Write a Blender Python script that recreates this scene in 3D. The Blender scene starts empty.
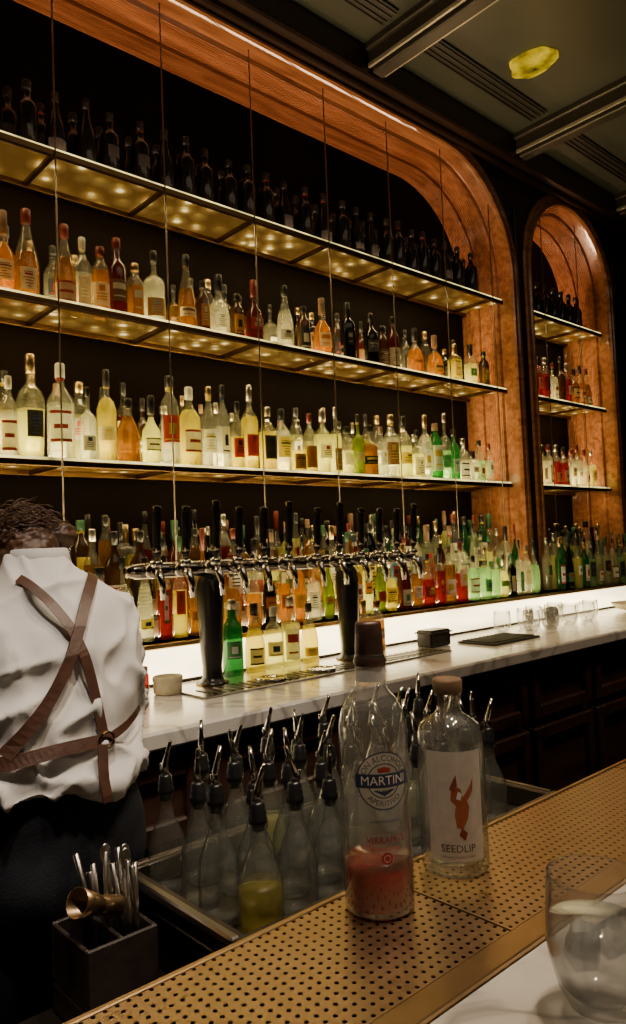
import bpy, math, random
from mathutils import Vector, Matrix, noise
random.seed(11)
R_=random.random
pi=math.pi
# ------------------------------------------------------------------ materials
def newmat(name):
    m=bpy.data.materials.new(name); m.use_nodes=True
    nt=m.node_tree
    return m,nt,nt.nodes,nt.links,nt.nodes['Principled BSDF'],nt.nodes['Material Output']
def pm(name,col,rough=0.5,metal=0.0,emi=None,es=0.0,var=0.0,vs=20.0,spec=None,coat=0.0,bump=0.0,bs=60.0):
    m,nt,N,L,b,o=newmat(name)
    b.inputs['Base Color'].default_value=(*col,1)
    b.inputs['Roughness'].default_value=rough
    b.inputs['Metallic'].default_value=metal
    if spec is not None: b.inputs['Specular IOR Level'].default_value=spec
    if coat: b.inputs['Coat Weight'].default_value=coat
    if emi:
        b.inputs['Emission Color'].default_value=(*emi,1); b.inputs['Emission Strength'].default_value=es
    tc=N.new('ShaderNodeTexCoord')
    if var>0:
        n=N.new('ShaderNodeTexNoise'); n.inputs['Scale'].default_value=vs; n.inputs['Detail'].default_value=5
        L.new(tc.outputs['Object'],n.inputs['Vector'])
        r=N.new('ShaderNodeValToRGB')
        r.color_ramp.elements[0].position=.3; r.color_ramp.elements[1].position=.7
        r.color_ramp.elements[0].color=(*[c*(1-var) for c in col],1)
        r.color_ramp.elements[1].color=(*[min(1,c*(1+var)) for c in col],1)
        L.new(n.outputs['Fac'],r.inputs['Fac']); L.new(r.outputs['Color'],b.inputs['Base Color'])
    if bump>0:
        n2=N.new('ShaderNodeTexNoise'); n2.inputs['Scale'].default_value=bs; n2.inputs['Detail'].default_value=6
        L.new(tc.outputs['Object'],n2.inputs['Vector'])
        bp=N.new('ShaderNodeBump'); bp.inputs['Strength'].default_value=bump; bp.inputs['Distance'].default_value=.005
        L.new(n2.outputs['Fac'],bp.inputs['Height']); L.new(bp.outputs['Normal'],b.inputs['Normal'])
    return m
def wood(name,c1,c2,scale=(2,30,30),rough=.35,coat=.2):
    m,nt,N,L,b,o=newmat(name)
    tc=N.new('ShaderNodeTexCoord'); mp=N.new('ShaderNodeMapping'); mp.inputs['Scale'].default_value=scale
    n=N.new('ShaderNodeTexNoise'); n.inputs['Scale'].default_value=1.0; n.inputs['Detail'].default_value=8; n.inputs['Distortion'].default_value=.6
    r=N.new('ShaderNodeValToRGB'); r.color_ramp.elements[0].position=.3; r.color_ramp.elements[1].position=.72
    r.color_ramp.elements[0].color=(*c1,1); r.color_ramp.elements[1].color=(*c2,1)
    L.new(tc.outputs['Object'],mp.inputs['Vector']); L.new(mp.outputs['Vector'],n.inputs['Vector'])
    L.new(n.outputs['Fac'],r.inputs['Fac']); L.new(r.outputs['Color'],b.inputs['Base Color'])
    b.inputs['Roughness'].default_value=rough; b.inputs['Coat Weight'].default_value=coat
    bp=N.new('ShaderNodeBump'); bp.inputs['Strength'].default_value=.1; bp.inputs['Distance'].default_value=.003
    L.new(n.outputs['Fac'],bp.inputs['Height']); L.new(bp.outputs['Normal'],b.inputs['Normal'])
    return m
def marble(name):
    m,nt,N,L,b,o=newmat(name)
    tc=N.new('ShaderNodeTexCoord')
    n=N.new('ShaderNodeTexNoise'); n.inputs['Scale'].default_value=3.2; n.inputs['Detail'].default_value=9; n.inputs['Distortion'].default_value=1.6
    r=N.new('ShaderNodeValToRGB'); e=r.color_ramp.elements
    e[0].position=.40; e[0].color=(.76,.73,.68,1); e[1].position=.6; e[1].color=(.74,.71,.66,1)
    x=e.new(.49); x.color=(.40,.37,.34,1); y=e.new(.455); y.color=(.66,.62,.58,1); z=e.new(.53); z.color=(.68,.65,.60,1)
    L.new(tc.outputs['Object'],n.inputs['Vector']); L.new(n.outputs['Fac'],r.inputs['Fac']); L.new(r.outputs['Color'],b.inputs['Base Color'])
    b.inputs['Roughness'].default_value=.18
    return m
def liquid(name,col,transp=.35,rough=.08,trl=.6,tint=None,gl=1.0,edge=.75):
    # thin-walled glass / liquid: tinted see-through + translucent body, absorption and reflection grow at grazing angles
    m,nt,N,L,b,o=newmat(name)
    tint=tint or [min(1,.10+1.0*c) for c in col]
    b.inputs['Base Color'].default_value=(*col,1); b.inputs['Roughness'].default_value=rough
    t=N.new('ShaderNodeBsdfTranslucent'); t.inputs['Color'].default_value=(*col,1)
    mx=N.new('ShaderNodeMixShader'); mx.inputs[0].default_value=trl
    L.new(b.outputs[0],mx.inputs[1]); L.new(t.outputs[0],mx.inputs[2])
    lw=N.new('ShaderNodeLayerWeight'); lw.inputs['Blend'].default_value=.5
    def pw(e,mul,add):
        p=N.new('ShaderNodeMath'); p.operation='POWER'; p.inputs[1].default_value=e; L.new(lw.outputs['Facing'],p.inputs[0])
        q=N.new('ShaderNodeMath'); q.operation='MULTIPLY_ADD'; q.inputs[1].default_value=mul; q.inputs[2].default_value=add; L.new(p.outputs[0],q.inputs[0]); return q.outputs[0]
    cm=N.new('ShaderNodeMix'); cm.data_type='RGBA'; cm.inputs[6].default_value=(*tint,1); cm.inputs[7].default_value=(*[c*.12 for c in tint],1)
    L.new(pw(2.6,edge,0),cm.inputs[0])
    tr=N.new('ShaderNodeBsdfTransparent'); L.new(cm.outputs[2],tr.inputs['Color'])
    mx2=N.new('ShaderNodeMixShader'); mx2.inputs[0].default_value=transp
    L.new(mx.outputs[0],mx2.inputs[1]); L.new(tr.outputs[0],mx2.inputs[2])
    g=N.new('ShaderNodeBsdfGlossy'); g.inputs['Roughness'].default_value=.05
    mx3=N.new('ShaderNodeMixShader'); L.new(pw(3.5,.6*gl,.045*gl),mx3.inputs[0])
    L.new(mx2.outputs[0],mx3.inputs[1]); L.new(g.outputs[0],mx3.inputs[2])
    L.new(mx3.outputs[0],o.inputs['Surface'])
    return m
def emis(name,col,s,var=0,vs=(5,5,5)):
    m,nt,N,L,b,o=newmat(name)
    e=N.new('ShaderNodeEmission'); e.inputs['Color'].default_value=(*col,1); e.inputs['Strength'].default_value=s
    if var:
        tc=N.new('ShaderNodeTexCoord'); mp=N.new('ShaderNodeMapping'); mp.inputs['Scale'].default_value=vs
        n=N.new('ShaderNodeTexNoise'); n.inputs['Scale'].default_value=1; n.inputs['Detail'].default_value=3
        mr=N.new('ShaderNodeMapRange'); mr.inputs['From Min'].default_value=.3; mr.inputs['From Max'].default_value=.7
        mr.inputs['To Min'].default_value=s*(1-var); mr.inputs['To Max'].default_value=s*(1+var)
        L.new(tc.outputs['Object'],mp.inputs['Vector']); L.new(mp.outputs['Vector'],n.inputs['Vector'])
        L.new(n.outputs['Fac'],mr.inputs['Value']); L.new(mr.outputs[0],e.inputs['Strength'])
    L.new(e.outputs[0],o.inputs['Surface'])
    return m
def shelfglass(name):  # light through the bottle bases is painted in as emission spots
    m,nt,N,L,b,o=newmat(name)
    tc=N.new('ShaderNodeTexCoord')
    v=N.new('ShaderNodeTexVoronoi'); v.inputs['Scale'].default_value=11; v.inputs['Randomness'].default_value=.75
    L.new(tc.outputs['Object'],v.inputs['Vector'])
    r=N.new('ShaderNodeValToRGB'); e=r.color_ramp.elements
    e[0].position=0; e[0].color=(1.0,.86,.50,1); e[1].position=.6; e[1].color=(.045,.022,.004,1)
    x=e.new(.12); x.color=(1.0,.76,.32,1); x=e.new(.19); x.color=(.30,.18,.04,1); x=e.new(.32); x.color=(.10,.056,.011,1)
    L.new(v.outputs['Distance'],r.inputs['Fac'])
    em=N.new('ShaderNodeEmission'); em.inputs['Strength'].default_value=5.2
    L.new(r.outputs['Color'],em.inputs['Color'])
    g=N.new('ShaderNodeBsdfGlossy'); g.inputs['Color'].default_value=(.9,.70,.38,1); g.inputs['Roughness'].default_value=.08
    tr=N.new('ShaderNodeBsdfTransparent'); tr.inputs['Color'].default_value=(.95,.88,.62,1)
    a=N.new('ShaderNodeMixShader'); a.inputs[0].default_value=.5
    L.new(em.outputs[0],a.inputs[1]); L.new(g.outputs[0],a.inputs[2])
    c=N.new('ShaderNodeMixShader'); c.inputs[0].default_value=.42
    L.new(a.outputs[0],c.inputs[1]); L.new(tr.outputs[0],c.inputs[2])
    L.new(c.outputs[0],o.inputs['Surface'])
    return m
def perforated(name):
    m,nt,N,L,b,o=newmat(name)
    b.inputs['Base Color'].default_value=(.60,.42,.24,1); b.inputs['Metallic'].default_value=1; b.inputs['Roughness'].default_value=.36
    tc=N.new('ShaderNodeTexCoord'); sp=N.new('ShaderNodeSeparateXYZ'); L.new(tc.outputs['Object'],sp.inputs[0])
    def mth(op,a,bv=None):
        n=N.new('ShaderNodeMath'); n.operation=op
        for i,q in enumerate((a,bv)):
            if q is None: continue
            if isinstance(q,(int,float)): n.inputs[i].default_value=q
            else: L.new(q,n.inputs[i])
        return n.outputs[0]
    def cell(s):
        q=mth('DIVIDE',s,.0115); q=mth('FRACT',q); q=mth('SUBTRACT',q,.5); return mth('MULTIPLY',q,q)
    d=mth('SQRT',mth('ADD',cell(sp.outputs['X']),cell(sp.outputs['Y'])))
    hole=mth('LESS_THAN',d,.20)
    nz=N.new('ShaderNodeTexNoise'); nz.inputs['Scale'].default_value=9; nz.inputs['Detail'].default_value=6; L.new(tc.outputs['Object'],nz.inputs['Vector'])
    mr=N.new('ShaderNodeMapRange'); mr.inputs['To Min'].default_value=.20; mr.inputs['To Max'].default_value=.44; L.new(nz.outputs['Fac'],mr.inputs['Value']); L.new(mr.outputs[0],b.inputs['Roughness'])
    tr=N.new('ShaderNodeBsdfTransparent'); tr.inputs['Color'].default_value=(.5,.5,.5,1)
    mx=N.new('ShaderNodeMixShader'); L.new(hole,mx.inputs[0]); L.new(b.outputs[0],mx.inputs[1]); L.new(tr.outputs[0],mx.inputs[2])
    L.new(mx.outputs[0],o.inputs['Surface'])
    return m
M={}
M['copperwood']=wood('warm_fluted_wood',(.19,.066,.026),(.42,.175,.078),(3,30,30),.20,.6)
M['darkwood']=wood('dark_walnut',(.012,.006,.0035),(.030,.014,.008),(3,25,12),.35,.15)
M['cabwood']=wood('cabinet_mahogany',(.030,.014,.009),(.070,.032,.020),(4,20,20),.35,.2)
M['backpanel']=pm('dark_smoked_panel',(.006,.003,.0018),.5,0,var=.3,vs=2,spec=.04)
M['ceil']=pm('ceiling_grey_lacquer',(.060,.062,.053),.28,0,var=.12,vs=1.2)
M['beam']=pm('bronze_beam',(.040,.034,.029),.4,.2,var=.15,vs=4)
M['beamlip']=pm('beam_lip',(.42,.38,.31),.35,.5)
M['grille']=pm('grille_black',(.012,.012,.012),.5)
M['floor']=pm('floor_dark_tile',(.02,.018,.016),.4,0,var=.3,vs=3)
M['wall']=pm('wall_dark_plaster',(.03,.02,.015),.6,0,var=.2,vs=3)
M['marble']=marble('white_marble')
M['brass']=pm('satin_brass',(.58,.40,.21),.3,1,var=.1,vs=12)
M['bronze']=pm('shelf_bronze',(.14,.080,.035),.28,1,var=.1,vs=12)
M['rod']=pm('dark_bronze_rod',(.20,.16,.11),.35,1)
M['perf']=perforated('perforated_brass')
M['steel']=pm('brushed_steel',(.46,.43,.39),.28,1,var=.1,vs=15)
M['darksteel']=pm('dark_steel',(.10,.082,.066),.36,.85,var=.15,vs=10)
M['caddy']=pm('caddy_dark_leather',(.030,.021,.018),.5,0,var=.2,vs=30,bump=.2)
M['chrome']=pm('chrome',(.75,.73,.7),.08,1)
M['gunmetal']=pm('gunmetal_chrome',(.34,.32,.30),.14,1)
M['black']=pm('black_plastic',(.010,.010,.011),.28)
M['blackrub']=pm('black_rubber',(.012,.011,.010),.6)
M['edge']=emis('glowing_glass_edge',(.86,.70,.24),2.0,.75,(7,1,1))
M['shelf']=shelfglass('painted_glow_shelf_glass')
M['ledge']=emis('backlit_onyx',(1.0,.79,.42),5.5,.6,(1.2,2,6))
M['lampglow']=emis('lamp_glow',(1,.75,.35),9)
M['yellowrefl']=emis('yellow_reflection_glow',(.80,.53,.01),.6,.9,(14,10,6))  # glow colour for the painted reflection on the ceiling
cols={'clear':(.80,.80,.64),'pale':(.84,.83,.36),'straw':(.74,.66,.12),'amber':(.36,.20,.022),'orange':(.56,.30,.030),'red':(.34,.030,.015),
 'dkred':(.13,.018,.010),'green':(.05,.30,.09),'olive':(.28,.34,.04),'brown':(.12,.055,.014),'blue':(.25,.42,.55),'blackg':(.010,.009,.008),'mint':(.52,.76,.44)}
trn={'blackg':.10,'brown':.15,'dkred':.15,'clear':.80,'amber':.62,'orange':.62,'straw':.62,'red':.62,'pale':.60,'green':.60,'mint':.66}
LQ={k:liquid('liquid_'+k,c,trn.get(k,.58),.08,.75,None,1.0,.6) for k,c in cols.items()}
GL=liquid('bottle_clear_glass',(.80,.78,.64),.93,.08,.6,(.95,.94,.90))
LQ['thin']=liquid('thin_clear_glass',(.80,.82,.78),.945,.05,.35,(.96,.97,.95),1.6,.7)
LQ['bowl']=liquid('glass_bowl_clear',(.9,.9,.9),.96,.05,.35,(.98,.98,.98),1.3,.5)
lab={'cream':(.70,.64,.45),'white':(.80,.79,.70),'black':(.02,.018,.018),'red':(.32,.028,.018),'orange':(.56,.24,.04),'yellow':(.70,.54,.07),'green':(.06,.22,.08),'navy':(.03,.05,.14),'grey':(.32,.30,.26),'brownl':(.18,.095,.04),'pink':(.46,.34,.22)}
LB={}
for k,c in lab.items():
    m=pm('label_'+k,c,.55,var=.12,vs=60); nt=m.node_tree; N=nt.nodes;L=nt.links
    t=N.new('ShaderNodeBsdfTranslucent'); t.inputs['Color'].default_value=(*c,1); mx=N.new('ShaderNodeMixShader'); mx.inputs[0].default_value=.22
    o=N['Material Output']; L.new(N['Principled BSDF'].outputs[0],mx.inputs[1]); L.new(t.outputs[0],mx.inputs[2]); L.new(mx.outputs[0],o.inputs['Surface'])
    LB[k]=m
CP={'black':pm('cap_black',(.015,.013,.012),.3),'gold':pm('cap_gold',(.62,.44,.20),.3,1),'red':pm('cap_red',(.13,.018,.012),.35),'silver':pm('cap_silver',(.6,.55,.46),.28,1),'cork':pm('cap_cork',(.19,.11,.055),.7,var=.25,vs=80),'white':pm('cap_white',(.58,.56,.48),.4),'green':pm('cap_green',(.03,.10,.04),.4)}
# ------------------------------------------------------------------ survey corrections (measured layout -> final room coordinates)
def Wf(v):
    x,y,z=v
    if y<=1.65: y2=y-.05
    elif y<2.1: y2=1.60+(y-1.65)*(.55/.45)
    elif y<2.45: y2=2.15+(y-2.1)*(.30/.35)
    else: y2=y
    k=max(0,min(1,(y-2.1)/.3))
    return (x*(1+.02*k)+.008+.002*k, y2, z*1.1358 if z<.95 else 1.079+1.036*(z-.95))
def Of(v): return (v[0]+.008,v[1]+.055,v[2]+.129)
def Ff(v): return (v[0]+.07,v[1]*1.136+.003,v[2])
def Bf(v): return (v[0]+.045,v[1]+.11,v[2]+.03 if v[2]>.85 else v[2]*(.88/.85))
def Pf(v): return (v[0]+.045,v[1]+.09,v[2]+.09 if v[2]>1 else v[2]*1.09)
WARP=None
class MB:
    def __init__(s): s.v=[];s.f=[];s.m=[];s.sm=[];s.mats=[]
    def mi(s,mat):
        if mat not in s.mats: s.mats.append(mat)
        return s.mats.index(mat)
    def add(s,vs,fs,mat,smooth=False):
        o=len(s.v); s.v.extend([tuple(v) for v in vs]); k=s.mi(mat)
        for f in fs: s.f.append([i+o for i in f]); s.m.append(k); s.sm.append(smooth)
    def box(s,x0,x1,y0,y1,z0,z1,mat,T=None):
        vs=[Vector((x,y,z)) for z in(z0,z1) for y in(y0,y1) for x in(x0,x1)]
        if T is not None: vs=[T@v for v in vs]
        s.add(vs,[(0,2,3,1),(4,5,7,6),(0,1,5,4),(2,6,7,3),(0,4,6,2),(1,3,7,5)],mat)
    def bbox(s,x0,x1,y0,y1,z0,z1,mat,b=.003,T=None):
        vs=[];idx={}
        xs=(x0,x1);ys=(y0,y1);zs=(z0,z1)
        for i in(0,1):
            for j in(0,1):
                for k in(0,1):
                    sx=1-2*i;sy=1-2*j;sz=1-2*k
                    idx[(i,j,k,'x')]=len(vs);vs.append(Vector((xs[i],ys[j]+sy*b,zs[k]+sz*b)))
                    idx[(i,j,k,'y')]=len(vs);vs.append(Vector((xs[i]+sx*b,ys[j],zs[k]+sz*b)))
                    idx[(i,j,k,'z')]=len(vs);vs.append(Vector((xs[i]+sx*b,ys[j]+sy*b,zs[k])))
        F=[]
        for i in(0,1):
            F.append([idx[(i,0,0,'x')],idx[(i,1,0,'x')],idx[(i,1,1,'x')],idx[(i,0,1,'x')]])
            F.append([idx[(0,i,0,'y')],idx[(1,i,0,'y')],idx[(1,i,1,'y')],idx[(0,i,1,'y')]])
            F.append([idx[(0,0,i,'z')],idx[(1,0,i,'z')],idx[(1,1,i,'z')],idx[(0,1,i,'z')]])
            for j in(0,1):
                F.append([idx[(i,j,0,'x')],idx[(i,j,1,'x')],idx[(i,j,1,'y')],idx[(i,j,0,'y')]])
                F.append([idx[(i,0,j,'x')],idx[(i,1,j,'x')],idx[(i,1,j,'z')],idx[(i,0,j,'z')]])
                F.append([idx[(0,i,j,'y')],idx[(1,i,j,'y')],idx[(1,i,j,'z')],idx[(0,i,j,'z')]])
                for k in(0,1): F.append([idx[(i,j,k,'x')],idx[(i,j,k,'y')],idx[(i,j,k,'z')]])
        c=Vector(((x0+x1)/2,(y0+y1)/2,(z0+z1)/2)); G=[]
        for f in F:
            a,b2,c2=[vs[q] for q in f[:3]]; n=(b2-a).cross(c2-a); ctr=sum((vs[q] for q in f),Vector())/len(f)
            G.append(f if n.dot(ctr-c)>0 else f[::-1])
        if T is not None: vs=[T@v for v in vs]
        s.add(vs,G,mat)
    def lathe(s,prof,c,mat,seg=16,sq=0,rot=0,bands=None,T=None):
        vs=[];rings=[]
        for r,z in prof:
            if r<1e-6: rings.append([len(vs)]); vs.append(Vector((c[0],c[1],c[2]+z))); continue
            g=[]
            for i in range(seg):
                a=2*pi*i/seg
                k=1.0
                if sq:
                    k=1/((abs(math.cos(a))**sq+abs(math.sin(a))**sq)**(1/sq)); k*=.86
                g.append(len(vs)); vs.append(Vector((c[0]+r*k*math.cos(a+rot),c[1]+r*k*math.sin(a+rot),c[2]+z)))
            rings.append(g)
        if T is not None: vs=[T@v for v in vs]
        fl={}
        for q in range(len(rings)-1):
            A,B=rings[q],rings[q+1]; mt=bands[q] if bands else mat
            L=fl.setdefault(mt,[])
            if len(A)==1 and len(B)==1: continue
            for i in range(seg):
                j=(i+1)%seg
                if len(A)==1: L.append((A[0],B[j],B[i]))
                elif len(B)==1: L.append((A[i],A[j],B[0]))
                else: L.append((A[i],A[j],B[j],B[i]))
        o=len(s.v); s.v.extend([tuple(v) for v in vs])
        for mt,L in fl.items():
            k=s.mi(mt)
            for f in L: s.f.append([i+o for i in f]); s.m.append(k); s.sm.append(True)
    def patch(s,c,r,z0,z1,a0,a1,mat,n=10,sq=0,rot=0):
        vs=[]
        for i in range(n+1):
            a=a0+(a1-a0)*i/n; k=1
            if sq:
                b=a-rot; k=.86/((abs(math.cos(b))**sq+abs(math.sin(b))**sq)**(1/sq))
            for z in(z0,z1): vs.append((c[0]+r*k*math.cos(a),c[1]+r*k*math.sin(a),c[2]+z))
        s.add(vs,[(2*i,2*i+2,2*i+3,2*i+1) for i in range(n)],mat,True)
    def tube(s,pts,rad,mat,seg=8,cap=True,T=None):
        pts=[Vector(p) for p in pts]; n=len(pts)
        if not isinstance(rad,(list,tuple)): rad=[rad]*n
        vs=[];up=None
        for i,p in enumerate(pts):
            d=(pts[min(i+1,n-1)]-pts[max(i-1,0)]).normalized()
            if up is None:
                up=Vector((0,0,1)) if abs(d.z)<.9 else Vector((1,0,0))
            a=d.cross(up).normalized(); b=a.cross(d).normalized(); up=b
            for k in range(seg):
                t=2*pi*k/seg; vs.append(p+(a*math.cos(t)+b*math.sin(t))*rad[i])
        F=[]
        for i in range(n-1):
            for k in range(seg):
                j=(k+1)%seg; F.append((i*seg+k,i*seg+j,(i+1)*seg+j,(i+1)*seg+k))
        if cap: F.append(tuple(range(seg))[::-1]); F.append(tuple(range((n-1)*seg,n*seg)))
        if T is not None: vs=[T@v for v in vs]
        s.add(vs,F,mat,True)
    def ell(s,c,rx,ry,rz,mat,T=None,seg=20,rg=12):
        vs=[];F=[]
        for i in range(rg+1):
            t=pi*i/rg
            for k in range(seg):
                a=2*pi*k/seg
                vs.append(Vector((c[0]+rx*math.sin(t)*math.cos(a),c[1]+ry*math.sin(t)*math.sin(a),c[2]-rz*math.cos(t))))
        for i in range(rg):
            for k in range(seg):
                j=(k+1)%seg; F.append((i*seg+k,i*seg+j,(i+1)*seg+j,(i+1)*seg+k))
        if T is not None: vs=[T@v for v in vs]
        s.add(vs,F,mat,True)
    def chain(s,pts,rad,mat,T=None):
        s.tube(pts,rad,mat,14,True,T)
        for p,r in zip(pts,rad): s.ell(p,r,r,r,mat,T,14,8)
    def build(s,name,parent=None):
        vv=[WARP(v) for v in s.v] if WARP else s.v
        me=bpy.data.meshes.new(name); me.from_pydata(vv,[],s.f)
        for m in s.mats: me.materials.append(m)
        me.polygons.foreach_set('material_index',s.m); me.polygons.foreach_set('use_smooth',s.sm); me.update()
        o=bpy.data.objects.new(name,me); bpy.context.collection.objects.link(o)
        if parent: o.parent=parent
        return o
def empty(name,loc=(0,0,0)):
    e=bpy.data.objects.new(name,None); e.empty_display_size=.1; bpy.context.collection.objects.link(e); return e
def remesh(o,voxel,sm=6,disp=None,fac=.6):
    m=o.modifiers.new('r','REMESH'); m.mode='VOXEL'; m.voxel_size=voxel; m.use_smooth_shade=True
    if sm:
        q=o.modifiers.new('s','SMOOTH'); q.iterations=sm; q.factor=fac
    dg=bpy.context.evaluated_depsgraph_get(); dg.update()
    me=bpy.data.meshes.new_from_object(o.evaluated_get(dg)); o.modifiers.clear()
    mats=[x for x in o.data.materials]; o.data=me
    if len(me.materials)==0:
        for x in mats: me.materials.append(x)
    for p in me.polygons: p.use_smooth=True
    if disp:
        ns=[v.normal.copy() for v in me.vertices]
        for v,n in zip(me.vertices,ns): v.co=v.co+n*disp(v.co)
        me.update()
    return o
# ------------------------------------------------------------------ room
H=1.5
WARP=Wf
b=MB(); b.box(-3,6.5,-3,2.95,-.1,0,M['floor']); b.build('floor')
b=MB(); b.box(-3,6.5,-3,2.95,3.66,3.76,M['ceil'])
for i in range(-2,6):
    X=2.57+1.235*i
    if i<3:
        b.box(X+.08,X+1.15,2.03,2.13,3.648,3.659,M['grille'])
        for k in range(4): b.box(X+.08,X+1.15,2.04+k*.025,2.048+k*.025,3.642,3.648,M['beam'])
b.build('ceiling')
b=MB(); b.box(-3,6.5,2.85,2.95,0,3.7,M['wall']); b.build('wall_back')
b=MB(); b.box(6.5,6.6,-3,2.95,0,3.7,M['wall']); b.build('wall_right')
b=MB(); b.box(-3.1,-3,-3,2.95,0,3.7,M['wall']); b.build('wall_left')
b=MB(); b.box(-3,6.5,-3.1,-3,0,3.7,M['wall']); b.build('wall_front')
for i in range(-3,4):
    X=2.57+1.235*i
    b=MB(); b.bbox(X-.055,X+.055,-3,2.3,3.56,3.665,M['beam'],.004)
    b.bbox(X-.035,X+.035,-3,2.29,3.53,3.565,M['beam'],.006)
    b.bbox(X-.075,X+.075,-3,2.3,3.625,3.662,M['beam'],.006)
    b.bbox(X-.060,X-.048,-3,2.295,3.550,3.568,M['beamlip'],.001)
    b.bbox(X+.048,X+.060,-3,2.295,3.550,3.568,M['beamlip'],.001)
    b.build('ceiling_beam')
b=MB(); b.bbox(-3,6.5,2.3,2.42,3.52,3.66,M['darkwood'],.01); b.bbox(-3,6.5,2.36,2.42,3.49,3.53,M['darkwood'],.008); b.build('trim_crown')
# ------------------------------------------------------------------ millwork with arches
YF,YB=2.42,2.75
def arch_top(x,xl,xr,r,zt):
    if x<xl+r: d=xl+r-x
    elif x>xr-r: d=x-(xr-r)
    else: return zt
    return zt-r+math.sqrt(max(0,r*r-d*d))
bays=[(-.45,3.75,.6),(3.97,4.94,.485)]
ZT=3.46
b=MB()
def facecol(x0,x1,z0a,z0b,zt):
    b.add([(x0,YF,z0a),(x1,YF,z0b),(x1,YF,zt),(x0,YF,zt)],[(0,1,2,3)],M['darkwood'])
facecol(-3,-.45,.95,.95,3.66); facecol(3.75,3.97,.95,.95,3.66); facecol(4.94,6.5,.95,.95,3.66)
for xl,xr,r in bays:
    xs=[xl+r-r*math.cos(pi/2*i/16) for i in range(17)]+[xr-r+r*math.sin(pi/2*i/16) for i in range(17)]
    for a,c in zip(xs[:-1],xs[1:]):
        if c-a>1e-5: facecol(a,c,arch_top(a,xl,xr,r,ZT),arch_top(c,xl,xr,r,ZT),3.66)
for x0,x1 in((3.82,3.90),(5.02,5.10)):
    b.bbox(x0,x1,YF-.012,YF+.002,1.1,3.3,M['darkwood'],.005)
b.box(3.755,3.965,YF+.001,2.85,.95,3.66,M['darkwood'])
b.box(4.945,6.5,YF+.001,2.85,.95,3.66,M['darkwood'])
b.box(-3,-.455,YF+.001,2.85,.95,3.66,M['darkwood'])
b.build('wall_back_millwork')
def archframe(xl,xr,r):
    b=MB()
    path=[((xl,.95),(1,0)),((xl,ZT-r),(1,0))]
    n=36
    for i in range(1,n+1):
        a=pi-pi/2*i/n; path.append(((xl+r+r*math.cos(a),ZT-r+r*math.sin(a)),(-math.cos(a),-math.sin(a))))
    for i in range(0,n+1):
        a=pi/2-pi/2*i/n; path.append(((xr-r+r*math.cos(a),ZT-r+r*math.sin(a)),(-math.cos(a),-math.sin(a))))
    path.append(((xr,.95),(-1,0)))
    prof=[(-.085,YF),(-.085,YF-.012),(-.07,YF-.022),(-.05,YF-.022),(-.044,YF-.012),(-.03,YF-.012),(-.02,YF-.024),(-.008,YF-.024),(0,YF-.012),(.004,YF)]
    y=YF+.01
    prof+=[(.004,y+.07),(.024,y+.076)]
    y+=.082
    st=0
    while y<YB-.008:
        st+=1
        base=.024 if st<10 else .042
        prof+=[(base,y),(base+.0035,y+.0025),(base+.0035,y+.0095),(base,y+.012)]; y+=.013
    prof.append((.042,YB))
    vs=[]
    for (p,nn) in path:
        for off,yy in prof: vs.append((p[0]+nn[0]*off,yy,p[1]+nn[1]*off))
    k=len(prof);F=[]
    for i in range(len(path)-1):
        for j in range(k-1): F.append((i*k+j,(i+1)*k+j,(i+1)*k+j+1,i*k+j+1))
    b.add(vs,F,M['copperwood'])
    return b.build('trim_arch')
for bb in bays: archframe(*bb)
b=MB(); b.box(-.46,3.76,YB,YB+.04,.95,ZT+.05,M['backpanel']); b.box(3.96,4.95,YB,YB+.04,.95,ZT+.05,M['backpanel']); b.build('wall_back_panel')
# ------------------------------------------------------------------ shelves
SZ=[2.74,2.225,1.69]
YS0,YS1=2.45,2.73
def shelf(x0,x1,z):
    b=MB()
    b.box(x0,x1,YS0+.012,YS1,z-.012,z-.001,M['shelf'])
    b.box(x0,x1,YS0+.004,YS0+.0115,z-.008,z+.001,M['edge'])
    b.bbox(x0,x1,YS0-.006,YS0+.012,z-.030,z-.0085,M['bronze'],.002)
    b.bbox(x0,x1,YS1-.015,YS1+.005,z-.034,z-.013,M['bronze'],.002)
    X=x0+.18 if x0>3 else .176
    while X<x1-.05:
        b.bbox(X-.008,X+.008,YS0+.012,YS1-.015,z-.03,z-.0125,M['bronze'],.002)
        X+=.427
    return b.build('glass_shelf')
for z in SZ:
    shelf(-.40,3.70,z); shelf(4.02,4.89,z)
b=MB()
X=.176-.427
while X<3.7:
    b.tube([(X,2.440,1.20),(X,2.440,3.44)],.0032,M['rod'],8); X+=.427
for X in(4.15,4.577,): b.tube([(X,2.440,1.20),(X,2.440,3.40)],.0032,M['rod'],8)
b.build('shelf_suspension_rods')
# ------------------------------------------------------------------ back counter
b=MB()
CT=.95
b.bbox(-1.5,6.2,1.65,2.10,CT-.04,CT,M['marble'],.006)
b.build('marble_counter_top')
b=MB()
b.box(-1.5,6.2,1.72,2.8,.1,CT-.04,M['cabwood']); b.box(-1.5,6.2,1.78,2.8,0,.1,M['black'])
X=-1.4
while X<6.1:
    w=.46
    for (a,c,zz0,zz1) in((X,X+w,.70,.88),(X,X+w,.14,.67)):
        b.bbox(a,c,1.70,1.722,zz0,zz1,M['cabwood'],.004)
        for (p,q,r,s) in((a,a+.05,zz0,zz1),(c-.05,c,zz0,zz1),(a+.05,c-.05,zz0,zz0+.045),(a+.05,c-.05,zz1-.045,zz1)):
            b.bbox(p,q,1.682,1.702,r,s,M['cabwood'],.005)
    X+=.5
b.build('bar_cabinet')
b=MB()
LX0,LX1=-.40,4.88
b.bbox(LX0,LX1,2.105,2.30,CT+.001,CT+.13,M['darkwood'],.002)
b.box(LX0+.02,LX1-.02,2.100,2.106,CT+.010,CT+.112,M['ledge'])
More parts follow.
